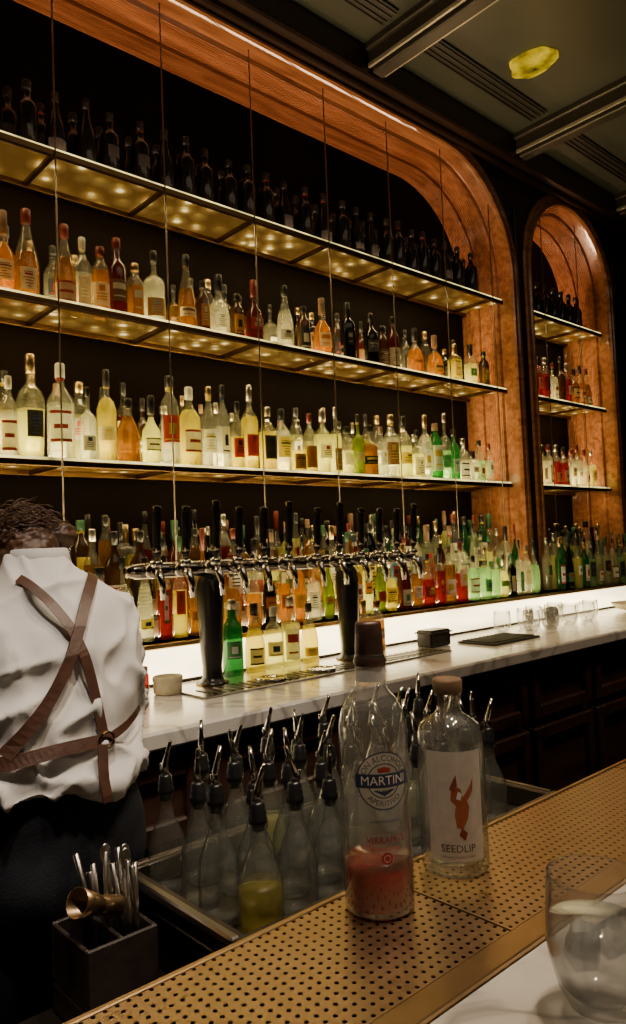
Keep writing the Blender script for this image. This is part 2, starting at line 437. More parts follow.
b.bbox(LX0,LX1,2.094,2.30,CT+.114,CT+.13,M['brass'],.002)
b.bbox(LX0,3.71,2.30,2.47,CT+.001,CT+.19,M['darkwood'],.002)
b.bbox(LX0,3.71,2.47,2.745,CT+.001,CT+.25,M['darkwood'],.002)
b.bbox(4.02,4.88,2.425,2.745,CT+.001,CT+.19,M['darkwood'],.002)
b.build('backlit_bottle_ledge')
# ------------------------------------------------------------------ bottles
T={0:([(0,0),(.93,0),(1,.02),(1,.56),(.95,.62),(.62,.70),(.36,.76),(.31,.80),(.30,.92)],.08,.54),
   1:([(0,0),(.95,0),(1,.015),(1,.60),(.92,.65),(.6,.71),(.40,.76),(.36,.82),(.35,.93)],.10,.55),
   2:([(0,0),(.95,0),(1,.02),(1,.36),(.88,.50),(.6,.64),(.40,.74),(.33,.82),(.32,.92)],.06,.36),
   3:([(0,0),(.72,0),(.92,.06),(1,.2),(1,.36),(.86,.50),(.45,.60),(.30,.66),(.28,.74),(.30,.86)],.14,.40),
   4:([(0,0),(.97,0),(1,.015),(1,.62),(.93,.67),(.5,.72),(.36,.76),(.35,.86)],.10,.56),
   5:([(0,0),(.95,0),(1,.015),(1,.66),(.85,.72),(.50,.78),(.42,.84),(.40,.93)],.10,.60),
   6:([(0,0),(.95,0),(1,.02),(1,.50),(.99,.56),(.80,.62),(.38,.66),(.27,.69),(.25,.74),(.25,.93)],.06,.46),
   7:([(0,0),(.80,0),(.84,.02),(1,.52),(1,.56),(.8,.64),(.4,.70),(.30,.74),(.29,.90)],.12,.48)}
def bottle(mb,x,y,z,Hh,R,typ,lq,cap='black',lb='cream',ac='black',fill=.6,face=-pi/2,seg=16,lo=None,hi=None,glass=None):
    pr,l0,l1=T[typ]; glass=glass or GL
    P=[];
    for (r,h) in pr:
        if P and P[-1][1]<fill<h:
            r0,h0=P[-1]; t=(fill-h0)/(h-h0); P.append((r0+(r-r0)*t,fill))
        P.append((r,h))
    bands=[LQ[lq] if P[i+1][1]<=fill+1e-6 else (LQ[lq] if lq in('blackg','green','dkred','brown','olive') else glass) for i in range(len(P)-1)]
    PP=[(r*R,h*Hh) for r,h in P]
    sq=6 if typ==4 else 0
    rot=face
    c=(x,y,z+.001)
    mb.lathe(PP,c,None,24 if sq else seg,sq,rot,bands)
    nr=PP[-1][0]; nz=PP[-1][1]
    ch=Hh-nz
    kc=1.22
    mb.lathe([(0,nz-ch*.9),(nr*kc,nz-ch*.9),(nr*kc,Hh*.985),(nr*kc*.85,Hh),(0,Hh)],c,CP[cap],12)
    if lb:
        a=1.15 if typ!=4 else .62
        a*=random.uniform(.55,1.0)
        z0=(lo if lo else l0)*Hh; z1=(hi if hi else l1)*Hh
        if not lo:
            hh=z1-z0; s0=random.choice([0,.1,.2,.3,.4]); z0+=hh*s0; z1-=hh*random.choice([0,.1,.2,.3])
        mb.patch(c,R*1.015,z0,z1,face-a,face+a,LB[lb],12,sq,rot)
        if ac:
            h=z1-z0; k=random.choice([0,1,2,3,4])
            if k==0: mb.patch(c,R*1.03,z0+h*.55,z0+h*.82,face-a*.7,face+a*.7,LB[ac],8,sq,rot); mb.patch(c,R*1.03,z0+h*.2,z0+h*.26,face-a*.6,face+a*.6,LB[ac],8,sq,rot)
            elif k==1: mb.patch(c,R*1.03,z0+h*.3,z0+h*.7,face-a*.4,face+a*.4,LB[ac],6,sq,rot); mb.patch(c,R*1.03,z0+h*.08,z0+h*.13,face-a*.8,face+a*.8,LB[ac],8,sq,rot)
            elif k==2:
                mb.patch(c,R*1.03,z0,z0+h*.1,face-a,face+a,LB[ac],10,sq,rot); mb.patch(c,R*1.03,z1-h*.1,z1,face-a,face+a,LB[ac],10,sq,rot); mb.patch(c,R*1.03,z0+h*.42,z0+h*.56,face-a*.6,face+a*.6,LB[ac],8,sq,rot)
            elif k==3:
                for q in(.25,.37,.49): mb.patch(c,R*1.03,z0+h*q,z0+h*(q+.05),face-a*.55,face+a*.55,LB[ac],8,sq,rot)
                mb.patch(c,R*1.03,z0+h*.62,z0+h*.88,face-a*.3,face+a*.3,LB[ac],6,sq,rot)
            else:
                for q in range(6):
                    w0=random.uniform(.2,.75); mb.patch(c,R*1.03,z0+h*(.12+.13*q),z0+h*(.16+.13*q+(.05 if q==4 else 0)),face-a*w0,face+a*w0,LB[ac],8,sq,rot)
    if R_()<.3: mb.lathe([(nr*1.06,nz-.10*Hh),(nr*1.06,nz-.02*Hh)],c,LB[ac or 'red'],12)
ch=random.choice
S2=[(.80,.30,.036,1,'amber','black','cream','red'),(.885,.29,.040,3,'orange','cork','cream','brownl'),(.962,.315,.042,2,'amber','red','cream','red'),(1.10,.30,.038,2,'amber','red','pink','red'),(1.165,.27,.034,0,'clear','white','pink','cream'),(1.232,.25,.033,5,'orange','red','cream','orange'),
(1.30,.30,.036,1,'dkred','red','brownl','cream'),(1.372,.22,.032,5,'amber','gold','orange','cream'),(1.457,.29,.042,6,'clear','black','brownl','grey'),(1.603,.31,.036,2,'amber','black','cream','brownl'),(1.68,.22,.028,5,'brown','black','orange','cream'),
(1.761,.265,.045,3,'clear','black','white','grey'),(1.848,.20,.030,5,'brown','black','orange','black'),(1.943,.28,.040,3,'dkred','red','red','cream'),(2.112,.29,.038,2,'clear','black','grey','black'),(2.225,.22,.032,5,'brown','black','black','cream'),(2.343,.28,.044,3,'orange','cork','cream','orange'),
(2.507,.29,.036,4,'blackg','black','black','grey'),(2.673,.27,.038,0,'blackg','black','black','grey'),(2.75,.22,.033,5,'brown','black','brownl','cream'),(2.828,.28,.034,1,'dkred','black','cream','brownl'),(3.0,.25,.044,3,'orange','black','orange','yellow'),(3.167,.24,.046,3,'orange','cork','yellow','brownl'),
(3.343,.22,.038,4,'straw','gold','cream','yellow'),(3.49,.24,.036,4,'pale','black','green','cream'),(3.62,.22,.030,5,'brown','black','brownl','yellow')]
b=MB()
for s in S2:
    bottle(b,s[0],2.54+R_()*.01,SZ[1],s[1],s[2],s[3],s[4],s[5],s[6],s[7],.5+R_()*.2,-pi/2-.35+R_()*.3)
X=-.33
while X<.75:
    bottle(b,X,2.545,SZ[1],.25+R_()*.05,.036,ch([0,1,2,3]),ch(['amber','orange','red']),ch(['black','red','gold']),ch(['cream','pink','white']),ch(['red','black'])); X+=.095
X=.85
while X<3.60:
    if R_()<.85: bottle(b,X,2.665,SZ[1],.22+R_()*.08,.033,ch([0,1,5,6,7]),ch(['amber','brown','amber','blackg','clear','dkred']),ch(['black','black','gold']),ch(['cream','brownl','black']),ch(['red','black']))
    X+=.085
b.build('liquor_bottles')
b=MB()
def pal3(x):
    if x<1.3: return ['pale','clear','straw','pale','clear','clear','blackg'],['white','cream','black','grey','black']
    if x<2.0: return ['clear','pale','straw','clear','amber','red','blackg','straw'],['black','white','cream','red','black']
    if x<2.9: return ['pale','straw','clear','clear','amber','olive','pale'],['black','cream','yellow','white','brownl','black']
    if x<3.3: return ['mint','green','clear','pale','green'],['white','green','cream']
    return ['clear','clear','mint','pale'],['white','grey','cream']
X=-.36
while X<3.61:
    l,lb_=pal3(X); Rr=.028+R_()*.018
    if X>3.3: Rr*=.85
    bottle(b,X,2.512+R_()*.02,SZ[2],random.choice([.24,.27,.30,.33,.35])*random.uniform(.94,1.04)*(1 if X<3.3 else .72),Rr,ch([0,0,1,2,4,5,3,6,7,6]),ch(l),ch(['black','black','silver','white','gold','red','black','cork']),ch(lb_) if R_()<.88 else None,ch(['black','red','yellow','grey','navy']),.42+R_()*.3,-pi/2-.45+R_()*.5)
    X+=Rr*2+.004+R_()*.009
X=-.34
while X<3.61:
    l,lb_=pal3(X); Rr=.030+R_()*.008
    bottle(b,X,2.665,SZ[2],(.25+R_()*.09)*(1 if X<3.3 else .8),Rr,ch([0,1,2,5,6,7]),ch(l+['amber','brown']),ch(['black','silver','black','gold','cork']),ch(lb_),ch(['black','red','yellow','grey']),.6,-pi/2-.3)
    X+=Rr*2+.012+R_()*.02
b.build('liquor_bottles')
def pal4(x):
    if x<1.3: return ['orange','amber','olive','brown','straw','clear'],['cream','orange','black','yellow']
    if x<1.8: return ['orange','red','amber','straw','clear','blackg'],['orange','cream','red','white']
    if x<2.5: return ['pale','straw','clear','orange','amber','blackg','olive'],['cream','yellow','red','white','orange']
    if x<3.0: return ['red','clear','green','amber','dkred','blue','clear'],['white','cream','red','navy']
    return ['green','clear','clear','blackg','pale','mint'],['white','green','black','cream']
b=MB()
for yy,zz,hh in((2.195,CT+.131,.21),(2.385,CT+.191,.24),(2.56,CT+.251,.24),(2.68,CT+.251,.26)):
    X=-.34+R_()*.03
    while X<3.63:
        l,lb_=pal4(X); Rr=.026+R_()*.015
        bottle(b,X,yy+R_()*.010,zz,hh+R_()*.08,Rr,ch([0,1,2,4,5,3,6,7]),ch(l),ch(['black','black','black','red','gold','silver','cork','green']),ch(lb_) if R_()<.9 else None,ch(['black','red','green','navy','yellow']),.45+R_()*.3,-pi/2-.45+R_()*.5,14)
        X+=Rr*2+.008+R_()*.015
b.build('liquor_bottles')
b=MB()
for yy in(2.53,2.64):
    X=-.33
    while X<3.60:
        bottle(b,X,yy,SZ[0],.24+R_()*.03,.036,ch([1,1,2]),'blackg','black','black' if R_()<.35 else None,None,.6,-pi/2,14)
        X+=.088+R_()*.04
X=4.10
while X<4.84: bottle(b,X,2.58,SZ[0],.26,.037,1,'blackg','black',None,None); X+=.1
b.build('wine_bottles')
b=MB()
for z,pl,lb_,hh in((SZ[1],['clear','amber','red','orange','brown'],['white','cream','red'],.25),(SZ[2],['clear','blue','red','clear','pale'],['white','cream','pink'],.24)):
    for yy in(2.53,2.665):
        X=4.07
        while X<4.85:
            bottle(b,X,yy,z,hh+R_()*.06,.034,ch([0,1,2,4,5,6,7]),ch(pl),ch(['black','silver','red']),ch(lb_),ch(['black','red','navy'])); X+=.078+R_()*.02
for yy,zz in((2.15,CT+.131),(2.265,CT+.131),(2.5,CT+.191),(2.62,CT+.191)):
    X=3.80 if yy<2.4 else 4.08
    while X<4.83:
        bottle(b,X,yy,zz,.25+R_()*.08,.034,ch([0,1,2,5,6,7]),ch(['green','clear','mint','pale','blackg','clear']),ch(['black','silver','gold','green']),ch(['white','green','cream','black']),ch(['black','red','navy'])); X+=.078+R_()*.02
b.build('liquor_bottles')
# ------------------------------------------------------------------ things standing on the counter
WARP=Of
b=MB()
row=[(1.49,.26,.036,1,'green','silver','green','white'),(1.585,.24,.036,2,'straw','black','cream','black'),(1.67,.22,.036,0,'pale','white','cream','navy'),(1.75,.25,.034,1,'pale','silver','white','red'),(1.84,.22,.034,2,'straw','black','yellow','black'),(2.045,.23,.034,0,'clear','red','red','white'),(2.13,.21,.033,4,'orange','gold','orange','cream'),(2.21,.2,.03,5,'amber','red','orange','white')]
for s in row: bottle(b,s[0],2.045,CT,s[1],s[2],s[3],s[4],s[5],s[6],s[7],.62,-pi/2-.4)
b.build('mixer_bottles')
root=empty('beer_tap_tower')
b=MB(); TY=1.955
for tx in(1.344,1.96):
    b.lathe([(0,0),(.052,0),(.052,.008),(.038,.016),(.032,.03),(.031,.06),(.037,.12),(.043,.26),(.044,.31),(.038,.335),(.03,.35),(0,.352)],(tx,TY,CT+.001),M['black'],24)
    b.lathe([(.0525,0),(.054,.004),(.0525,.010)],(tx,TY,CT+.001),M['bronze'],24)
b.build('columns',root)
b=MB()
b.tube([(1.05,TY,1.325),(1.09,TY,1.325),(2.30,TY,1.325),(2.34,TY,1.325)],[.016,.025,.025,.016],M['gunmetal'],20)
tapx=[1.12,1.22,1.33,1.42,1.52,1.63,1.76,1.87,1.98,2.08,2.18,2.28]
for x in tapx:
    b.tube([(x,TY+.03,1.325),(x,TY-.055,1.325)],[.021,.021],M['gunmetal'],16)
    b.tube([(x,TY-.055,1.325),(x,TY-.075,1.312),(x,TY-.088,1.285),(x,TY-.092,1.24)],[.015,.013,.010,.008],M['chrome'],12)
    b.lathe([(0,0),(.016,0),(.020,.01),(.016,.022),(0,.022)],(x,TY-.055,1.335),M['chrome'],14)
    b.tube([(x,TY-.055,1.35),(x,TY-.06,1.372)],.006,M['chrome'],8)
b.build('rail_and_faucets',root)
b=MB()
for x in tapx:
    h=.150+(.020 if int(x*100)%2 else 0)
    Tm=Matrix.Translation((x,TY-.06,1.366))@Matrix.Rotation(.06,4,'X')
    b.lathe([(0,0),(.010,0),(.013,.01),(.0115,.03),(.013,h*.6),(.0140,h*.92),(.012,h),(0,h+.003)],(0,0,0),M['black'],14,T=Tm)
    b.lathe([(.0140,.014),(.0150,.022),(.0140,.032)],(0,0,0),M['chrome'],14,T=Tm)
    b.lathe([(.0142,h*.90),(.0146,h*.93),(.0130,h*.99)],(0,0,0),M['gunmetal'],14,T=Tm)
b.build('handles',root)
b=MB()
b.bbox(1.2,2.35,1.78,2.005,CT+.001,CT+.006,M['steel'],.002)
for k in range(34): b.box(1.24+k*.032,1.256+k*.032,1.80,1.895,CT+.0061,CT+.0085,M['darksteel'])
for x in(1.50,1.72): b.lathe([(.045,0),(.05,.004),(.045,.007),(.04,.003),(0,.002)],(x,1.80+.05,CT+.0086),M['chrome'],24)
b.build('drip_tray')
b=MB(); b.lathe([(0,0),(.038,0),(.043,.005),(.044,.052),(.041,.054),(.039,.050),(.038,.01),(0,.008)],(1.180,1.955,CT+.001),LB['cream'],28); b.lathe([(.0445,.038),(.0465,.046),(.0445,.053)],(1.180,1.955,CT+.001),LB['cream'],28); b.build('ceramic_cup')
b=MB(); b.lathe([(0,0),(.03,0),(.033,.01),(.033,.06),(.028,.07),(0,.07)],(1.105,2.00,CT+.001),LQ['red'],20); b.lathe([(0,.0705),(.03,.0705),(.03,.085),(0,.087)],(1.105,2.00,CT+.001),CP['red'],20); b.build('cherry_jar')
b=MB(); b.bbox(2.37,2.50,1.90,1.98,CT+.001,CT+.070,M['black'],.006); b.bbox(2.365,2.505,1.895,1.985,CT+.055,CT+.061,M['blackrub'],.001)
b.box(2.40,2.47,1.899,1.901,CT+.02,CT+.045,M['blackrub']); b.build('napkin_caddy')
b=MB(); b.bbox(2.55,2.89,1.72,1.91,CT+.001,CT+.009,M['blackrub'],.003)
for k in range(11): b.bbox(2.565+k*.029,2.575+k*.029,1.735,1.895,CT+.009,CT+.014,M['blackrub'],.001)
b.build('rubber_bar_mat')
for i,(x,y) in enumerate([(2.99,1.98),(3.08,1.88),(3.17,1.97),(3.18,1.84),(3.27,1.90),(3.29,2.0),(3.38,1.86),(3.40,1.96),(3.49,1.91),(3.51,2.01),(3.60,1.88),(3.71,1.92)]):
    b=MB(); b.lathe([(0,0.007),(.028,.007),(.036,.015),(.041,.05),(.038,.095),(.0365,.095),(.0395,.05),(.034,.018),(0,.012)],(x,y,CT+.001),LQ['bowl'],24)
    b.lathe([(0,0),(.027,0),(.029,.003),(.027,.006),(0,.006)],(x,y,CT+.0005),LQ['bowl'],24)
    b.build('stemless_glass')
b=MB(); b.lathe([(0,0),(.05,0),(.12,.02),(.15,.05),(.146,.05),(.11,.024),(0,.008)],(4.15,1.86,CT+.001),LB['cream'],32); b.build('serving_bowl')
# ------------------------------------------------------------------ front bar
BT=1.10
WARP=Ff
b=MB(); b.bbox(-1.2,3.4,-.22,.375,BT-.04,BT,M['marble'],.004); b.build('bar_top')
b=MB(); b.box(-1.2,3.4,.0,.54,0,BT-.041,M['cabwood'])
X=-1.15
while X<3.3:
    for (p,q,r,s) in((X,X+.05,.15,1.0),(X+.45,X+.5,.15,1.0),(X+.05,X+.45,.15,.2),(X+.05,X+.45,.95,1.0)): b.bbox(p,q,-.02,.002,r,s,M['cabwood'],.004)
    X+=.52
b.build('front_bar_cabinet')
b=MB()
b.box(-1.2,3.4,.376,.565,BT-.04,BT-.012,M['blackrub'])
b.bbox(-1.2,3.4,.376,.402,BT-.0118,BT+.0015,M['brass'],.001)
b.bbox(-1.2,3.4,.562,.568,BT-.03,BT+.0015,M['brass'],.001)
for x0,x1 in((-1.2,-.004),(0,.594),(.597,1.19),(1.193,1.8),(1.803,3.4)):
    b.box(x0,x1,.403,.5615,BT-.0015,BT,M['perf'])
    b.box(x1-.0005,x1+.003,.403,.5615,BT-.006,BT-.002,M['black'])
b.build('perforated_drip_mat')
WARP=Bf
b=MB()
b.bbox(.51,1.45,.575,1.02,.08,.849,M['darksteel'],.006)
b.bbox(.1,.505,.575,1.0,.08,.82,M['darksteel'],.006)
for lx in(.13,.47,1.40):
    for ly in(.6,.96): b.tube([(lx,ly,0),(lx,ly,.09)],.018,M['steel'],10)
b.build('underbar_station')
b=MB()
x0,x1,y0,y1=.535,1.30,.70,1.02; z0,z1=.851,.98; t=.012
b.bbox(x0,x1,y0,y1,z0,.928,M['darksteel'],.002)
for (p,q,r,s) in((x0,x1,y0,y0+t),(x0,x1,y1-t,y1),(x0,x0+t,y0+t,y1-t),(x1-t,x1,y0+t,y1-t)): b.bbox(p,q,r,s,.929,z1-.012,M['darksteel'],.002)
b.bbox(x0-.012,x1+.012,y0-.012,y0+.012,z1-.024,z1-.010,M['darksteel'],.003); b.bbox(x0-.012,x0+.003,y0+.012,y1+.012,z1-.024,z1-.010,M['steel'],.003)
b.bbox(x1-.003,x1+.012,y0+.012,y1+.012,z1-.024,z1-.010,M['darksteel'],.003); b.bbox(x0+.003,x1-.003,y1-.003,y1+.012,z1-.024,z1-.010,M['darksteel'],.003)
b.build('speed_rail_bin')
def pourbottle(x,y,lq=None,h=.20,R=.030,rot=0,lv=.38):
    mb=MB(); z=.929
    P=[(0,.002),(R*.9,0),(R,.006),(R,h*.46),(R*.93,h*.55),(R*.65,h*.68),(R*.42,h*.78),(R*.36,h*.86),(R*.36,h*.95),(R*.43,h*.955),(R*.43,h)]
    mb.lathe(P,(x,y,z),None,24,0,0,[LQ['thin']]*(len(P)-1))
    mb.lathe([(0,.009),(R*.86,.008),(R*.9,.012)],(x,y,z),LQ['thin'],20)
    if lq: mb.lathe([(0,.012),(R*.96,.012),(R*.965,h*lv),(0,h*lv)],(x,y,z),LQ[lq],20)
    mb.lathe([(0,h*.93),(R*.3,h*.93),(.0095,h*.97),(.0132,h),(.0134,h+.006),(.0118,h+.008),(.0122,h+.016),(.0106,h+.018),(.0102,h+.026),(.007,h+.029),(0,h+.03)],(x,y,z),M['black'],18)
    dx,dy=math.cos(rot)*.012,math.sin(rot)*.012
    mb.tube([(x,y,z+h+.027),(x,y,z+h+.045),(x+dx*.4,y+dy*.4,z+h+.060),(x+dx,y+dy,z+h+.082)],[.006,.0055,.0042,.003],M['chrome'],10)
    mb.tube([(x-dx*.6,y-dy*.6,z+h+.026),(x-dx*.7,y-dy*.7,z+h+.045)],.002,M['chrome'],6)
    mb.build('pour_spout_bottle')
for i in range(9): pourbottle(.608+i*.070,.758,{0:'straw'}.get(i),.156+.012*(i%2),R=.033 if i==0 else .030,rot=R_()*6,lv=.46)
for i in range(10): pourbottle(.585+i*.070,.828,{4:'olive'}.get(i),.158+.014*((i+1)%2),rot=R_()*6)
for i in range(10): pourbottle(.598+i*.070,.897,{7:'pale'}.get(i),.158+.016*(i%2),rot=R_()*6)
for i in range(10): pourbottle(.582+i*.070,.967,{3:'pale'}.get(i),.160+.018*(i%2),rot=R_()*6)
root=empty('bar_tool_caddy')
b=MB()
cx0,cx1,cy0,cy1=.397,.504,.865,.985; z1=.945
z0=.852
b.bbox(cx0,cx1,cy0,cy1,z0-.03,z0+.01,M['caddy'],.002)
for (p,q,r,s) in((cx0,cx1,cy0,cy0+.006),(cx0,cx1,cy1-.006,cy1),(cx0,cx0+.006,cy0+.006,cy1-.006),(cx1-.006,cx1,cy0+.006,cy1-.006),((cx0+cx1)/2-.003,(cx0+cx1)/2+.003,cy0+.006,cy1-.006)): b.bbox(p,q,r,s,z0+.011,z1,M['caddy'],.002)
b.build('box',root)
b=MB()
for i in range(12):
    bx=.460+R_()*.035; by=.885+R_()*.08; tx=bx-R_()*.045+.01; ty=by+(R_()-.3)*.05
    b.tube([(bx,by,.87),((bx+tx)/2,(by+ty)/2,.94),(tx,ty,1.01+R_()*.03)],[.002,.003,.0045],M['steel'],8)
    if i%4==0: b.ell((tx,ty,1.03),.009,.004,.015,M['steel'],None,12,8)
b.build('bar_spoons_and_tongs',root)
b=MB(); Tm=Matrix.Translation((.428,.905,.985))@Matrix.Rotation(-1.1,4,'Y')@Matrix.Rotation(.3,4,'X')
b.lathe([(0,-.01),(.012,-.01),(.020,.036),(.019,.036),(.011,-.005),(0,-.005)],(0,0,0),M['brass'],22,T=Tm); b.lathe([(.012,-.01),(.017,-.045),(.016,-.045),(.010,-.012)],(0,0,0),M['brass'],22,T=Tm); b.build('jigger',root)
# ------------------------------------------------------------------ hero bottles
def textmesh(mb,s,size,fn,mat):
    cu=bpy.data.curves.new('t','FONT'); cu.body=s; cu.size=size; cu.align_x='CENTER'; cu.align_y='CENTER'; cu.resolution_u=3
    o=bpy.data.objects.new('t',cu); bpy.context.collection.objects.link(o)
    dg=bpy.context.evaluated_depsgraph_get(); dg.update()
    me=bpy.data.meshes.new_from_object(o.evaluated_get(dg))
    vs=[fn(v.co.x,v.co.y) for v in me.vertices]; F=[tuple(p.vertices) for p in me.polygons]
    mb.add(vs,F,mat)
    bpy.data.objects.remove(o); bpy.data.meshes.remove(me)
def wrapf(c,R,face,zc):
    def f(x,y): a=face+x/R; return (c[0]+R*math.cos(a),c[1]+R*math.sin(a),c[2]+zc+y)
    return f
def poly(mb,pts,f,mat):
    cx=sum(p[0] for p in pts)/len(pts); cy=sum(p[1] for p in pts)/len(pts)
    vs=[f(cx,cy)]+[f(*p) for p in pts]; n=len(pts)
    mb.add(vs,[(0,1+i,1+(i+1)%n) for i in range(n)],mat)
def ring(mb,cx,cy,r0,r1,f,mat,n=40):
    vs=[]
    for i in range(n):
        a=2*pi*i/n
        vs.append(f(cx+r0*math.cos(a),cy+r0*math.sin(a))); vs.append(f(cx+r1*math.cos(a),cy+r1*math.sin(a)))
    mb.add(vs,[(2*i,2*i+1,(2*i+3)%(2*n),(2*i+2)%(2*n)) for i in range(n)],mat)
heroA=liquid('vermouth_clear_glass',(.84,.83,.80),.88,.06,.45,(.97,.98,.97),1.7,.6)
heroB=liquid('spirit_clear_glass',(.82,.82,.78),.92,.06,.45,(.97,.98,.95),1.7,.6)
redliq=liquid('red_aperitif',(.30,.003,.005),.05,.2,.3,(.6,.03,.04),.2,.6)
navy=pm('print_navy',(.02,.035,.10),.5); redp=pm('print_red',(.36,.025,.025),.5); whitep=pm('print_white',(.80,.78,.74),.5); rust=pm('print_rust',(.34,.085,.03),.5); blackp=pm('print_black',(.03,.03,.03),.5)
rust2=pm('print_dark_rust',(.20,.03,.02),.5)
frost=liquid('frosted_print',(.78,.77,.74),.38,.5,.4,(.95,.95,.95),.5,0)
foil=pm('foil_dark',(.10,.055,.04),.4,.4,var=.3,vs=60)
A=(.548,.512,BT+.0005); fa=math.atan2(-A[1],-A[0])
def mk(c,n,s): return lambda v:(n[0]+(v[0]-c[0])*s,n[1]+(v[1]-c[1])*s,c[2]+(v[2]-c[2])*s)
WARP=mk(A,(.612,.594),1.075)
root=empty('vermouth_bottle')
b=MB()
out=[(0,.006),(.020,.004),(.026,.001),(.033,0),(.036,.004),(.036,.172),(.0355,.187),(.032,.202),(.025,.214),(.0185,.221),(.0158,.228),(.0154,.245),(.0162,.252),(.0148,.262),(.0135,.272)]
bd=[heroA]*(len(out)-1)
b.lathe(out,A,None,48,0,0,bd)
b.lathe([(0,.010),(.028,.008),(.034,.012)],A,heroA,40); b.build('glass_body',root)
b=MB(); b.lathe([(0,.0105),(.027,.0065),(.0340,.0075),(.0356,.012),(.0356,.050),(0,.050)],A,redliq,48); b.build('liquid',root)
b=MB(); b.lathe([(.0140,.258),(.0152,.261),(.0140,.290),(.0130,.293),(0,.294)],A,foil,28); b.lathe([(.0158,.232),(.0160,.240),(.0158,.247)],A,whitep,28)
b.lathe([(.0162,.248),(.0174,.252),(.0160,.257)],A,foil,28); b.build('cap',root)
b=MB(); S=1.22; f1=wrapf(A,.0366,fa+.28,.138)
ring(b,0,0,.0005,.0234*S,wrapf(A,.0362,fa+.28,.138),frost)
ring(b,0,0,.0224*S,.0235*S,f1,navy); ring(b,0,0,.0133*S,.0142*S,f1,navy)
def arcf(Rc,up=True):
    def f(x,y):
        a=x/Rc
        return f1((Rc+y)*math.sin(a),(Rc+y)*math.cos(a)) if up else f1((Rc-y)*math.sin(a),-(Rc-y)*math.cos(a))
    return f
textmesh(b,'NON ALCOHOLIC',.0068*S,arcf(.0182*S),navy); textmesh(b,'APERITIVO',.0062*S,arcf(.0184*S,False),navy)
vs=[];n=12
for i in range(n+1):
    for yy in(-.0068,.0068): vs.append(wrapf(A,.0368,fa+.28,.138)(-.030+.060*i/n,yy))
b.add(vs,[(2*i,2*i+2,2*i+3,2*i+1) for i in range(n)],navy)
textmesh(b,'MARTINI',.0125,wrapf(A,.0371,fa+.28,.138),whitep)
poly(b,[(0,.014),(.007,.012),(.006,.008),(-.006,.008),(-.007,.012)],f1,redp)
poly(b,[(-.012,-.009),(.012,-.009),(.0,-.015)],f1,navy)
b.patch(A,.0363,.057,.088,fa+.28-.75,fa+.28+.75,liquid('lower_label',(.55,.48,.45),.68,.5,.4,(.95,.9,.88),.5,0),16)
textmesh(b,'VIBRANTE',.0090,wrapf(A,.0367,fa+.28,.080),redp); textmesh(b,'ALCOHOL FREE',.0046,wrapf(A,.0367,fa+.28,.071),redp)
ring(b,0,0,.004,.006,wrapf(A,.0367,fa+.28,.062),redp,20); ring(b,0,0,.0005,.0025,wrapf(A,.0367,fa+.28,.062),redp,20)
textmesh(b,'APERITIVO BIANCO',.0036,wrapf(A,.0367,fa+.28,.098),navy)
b.build('label',root)
B=(.672,.515,BT+.0005); fb=math.atan2(-B[1],-B[0])
WARP=mk(B,(.752,.596),1.075)
root=empty('botanical_spirit_bottle')
b=MB()
out=[(0,.006),(.026,.002),(.036,0),(.0385,.004),(.0385,.143),(.0375,.153),(.033,.163),(.024,.170),(.016,.175),(.0135,.180),(.0135,.190),(.0155,.192),(.0155,.198)]
b.lathe(out,B,heroB,48); b.lathe([(0,.013),(.030,.010),(.036,.015)],B,heroB,40); b.build('glass_body',root)
b=MB(); b.lathe([(0,.1985),(.0165,.1985),(.0172,.201),(.0172,.212),(.016,.215),(0,.216)],B,CP['cork'],28); b.build('stopper',root)
b=MB(); b.patch(B,.0388,.020,.140,fb-.75,fb+.95,pm('cream_paper_label',(.56,.52,.46),.6,var=.08,vs=90),20)
fx=wrapf(B,.0391,fb+.2,.085)
poly(b,[(-.004,-.028),(.003,-.030),(.009,-.018),(.011,-.006),(.008,.004),(.002,.006),(-.004,-.002),(-.006,-.014)],fx,rust)
poly(b,[(-.010,.002),(-.004,-.004),(.004,.004),(.002,.014),(-.004,.018),(-.009,.012)],fx,rust)
poly(b,[(-.011,.014),(-.006,.010),(-.002,.018),(-.003,.030),(-.007,.023)],fx,rust2)
poly(b,[(.003,.004),(.010,.002),(.016,.012),(.017,.026),(.012,.016)],fx,rust)
poly(b,[(.002,-.028),(.008,-.034),(.005,-.042),(-.002,-.036)],fx,rust2)
poly(b,[(-.004,.004),(.001,.002),(.003,.009),(-.001,.012)],wrapf(B,.0393,fb+.2,.085),whitep)
textmesh(b,'SEEDLIP',.0115,wrapf(B,.0391,fb+.12,.034),blackp); textmesh(b,'NON-ALCOHOLIC SPIRIT',.0035,wrapf(B,.0391,fb+.12,.025),blackp)
b.build('label',root)
G=(.565,.280,BT+.0005)
WARP=mk(G,(.608,.334),1.0)
root=empty('water_glass')
b=MB()
out=[(0,.0),(.020,0),(.026,.003),(.034,.018),(.040,.040),(.0425,.055),(.0415,.080),(.0395,.108),(.0392,.112)]
inn=[(.0382,.112),(.0385,.107),(.040,.080),(.0412,.055),(.0387,.041),(.032,.020),(.022,.010),(0,.008)]
b.lathe(out+inn,G,LQ['bowl'],56); b.build('bowl',root)
b=MB(); b.lathe([(0,.0085),(.0215,.0105),(.0317,.0203),(.038,.0412),(.0404,.055),(.0398,.072),(0,.072)],G,liquid('water',(.80,.83,.83),.90,.03,.5,(.92,.94,.94),1.2,.5),48); b.build('water',root)
ice=liquid('ice',(.85,.88,.90),.76,.1,.5,(.95,.96,.97),1.5,.5)
b=MB()
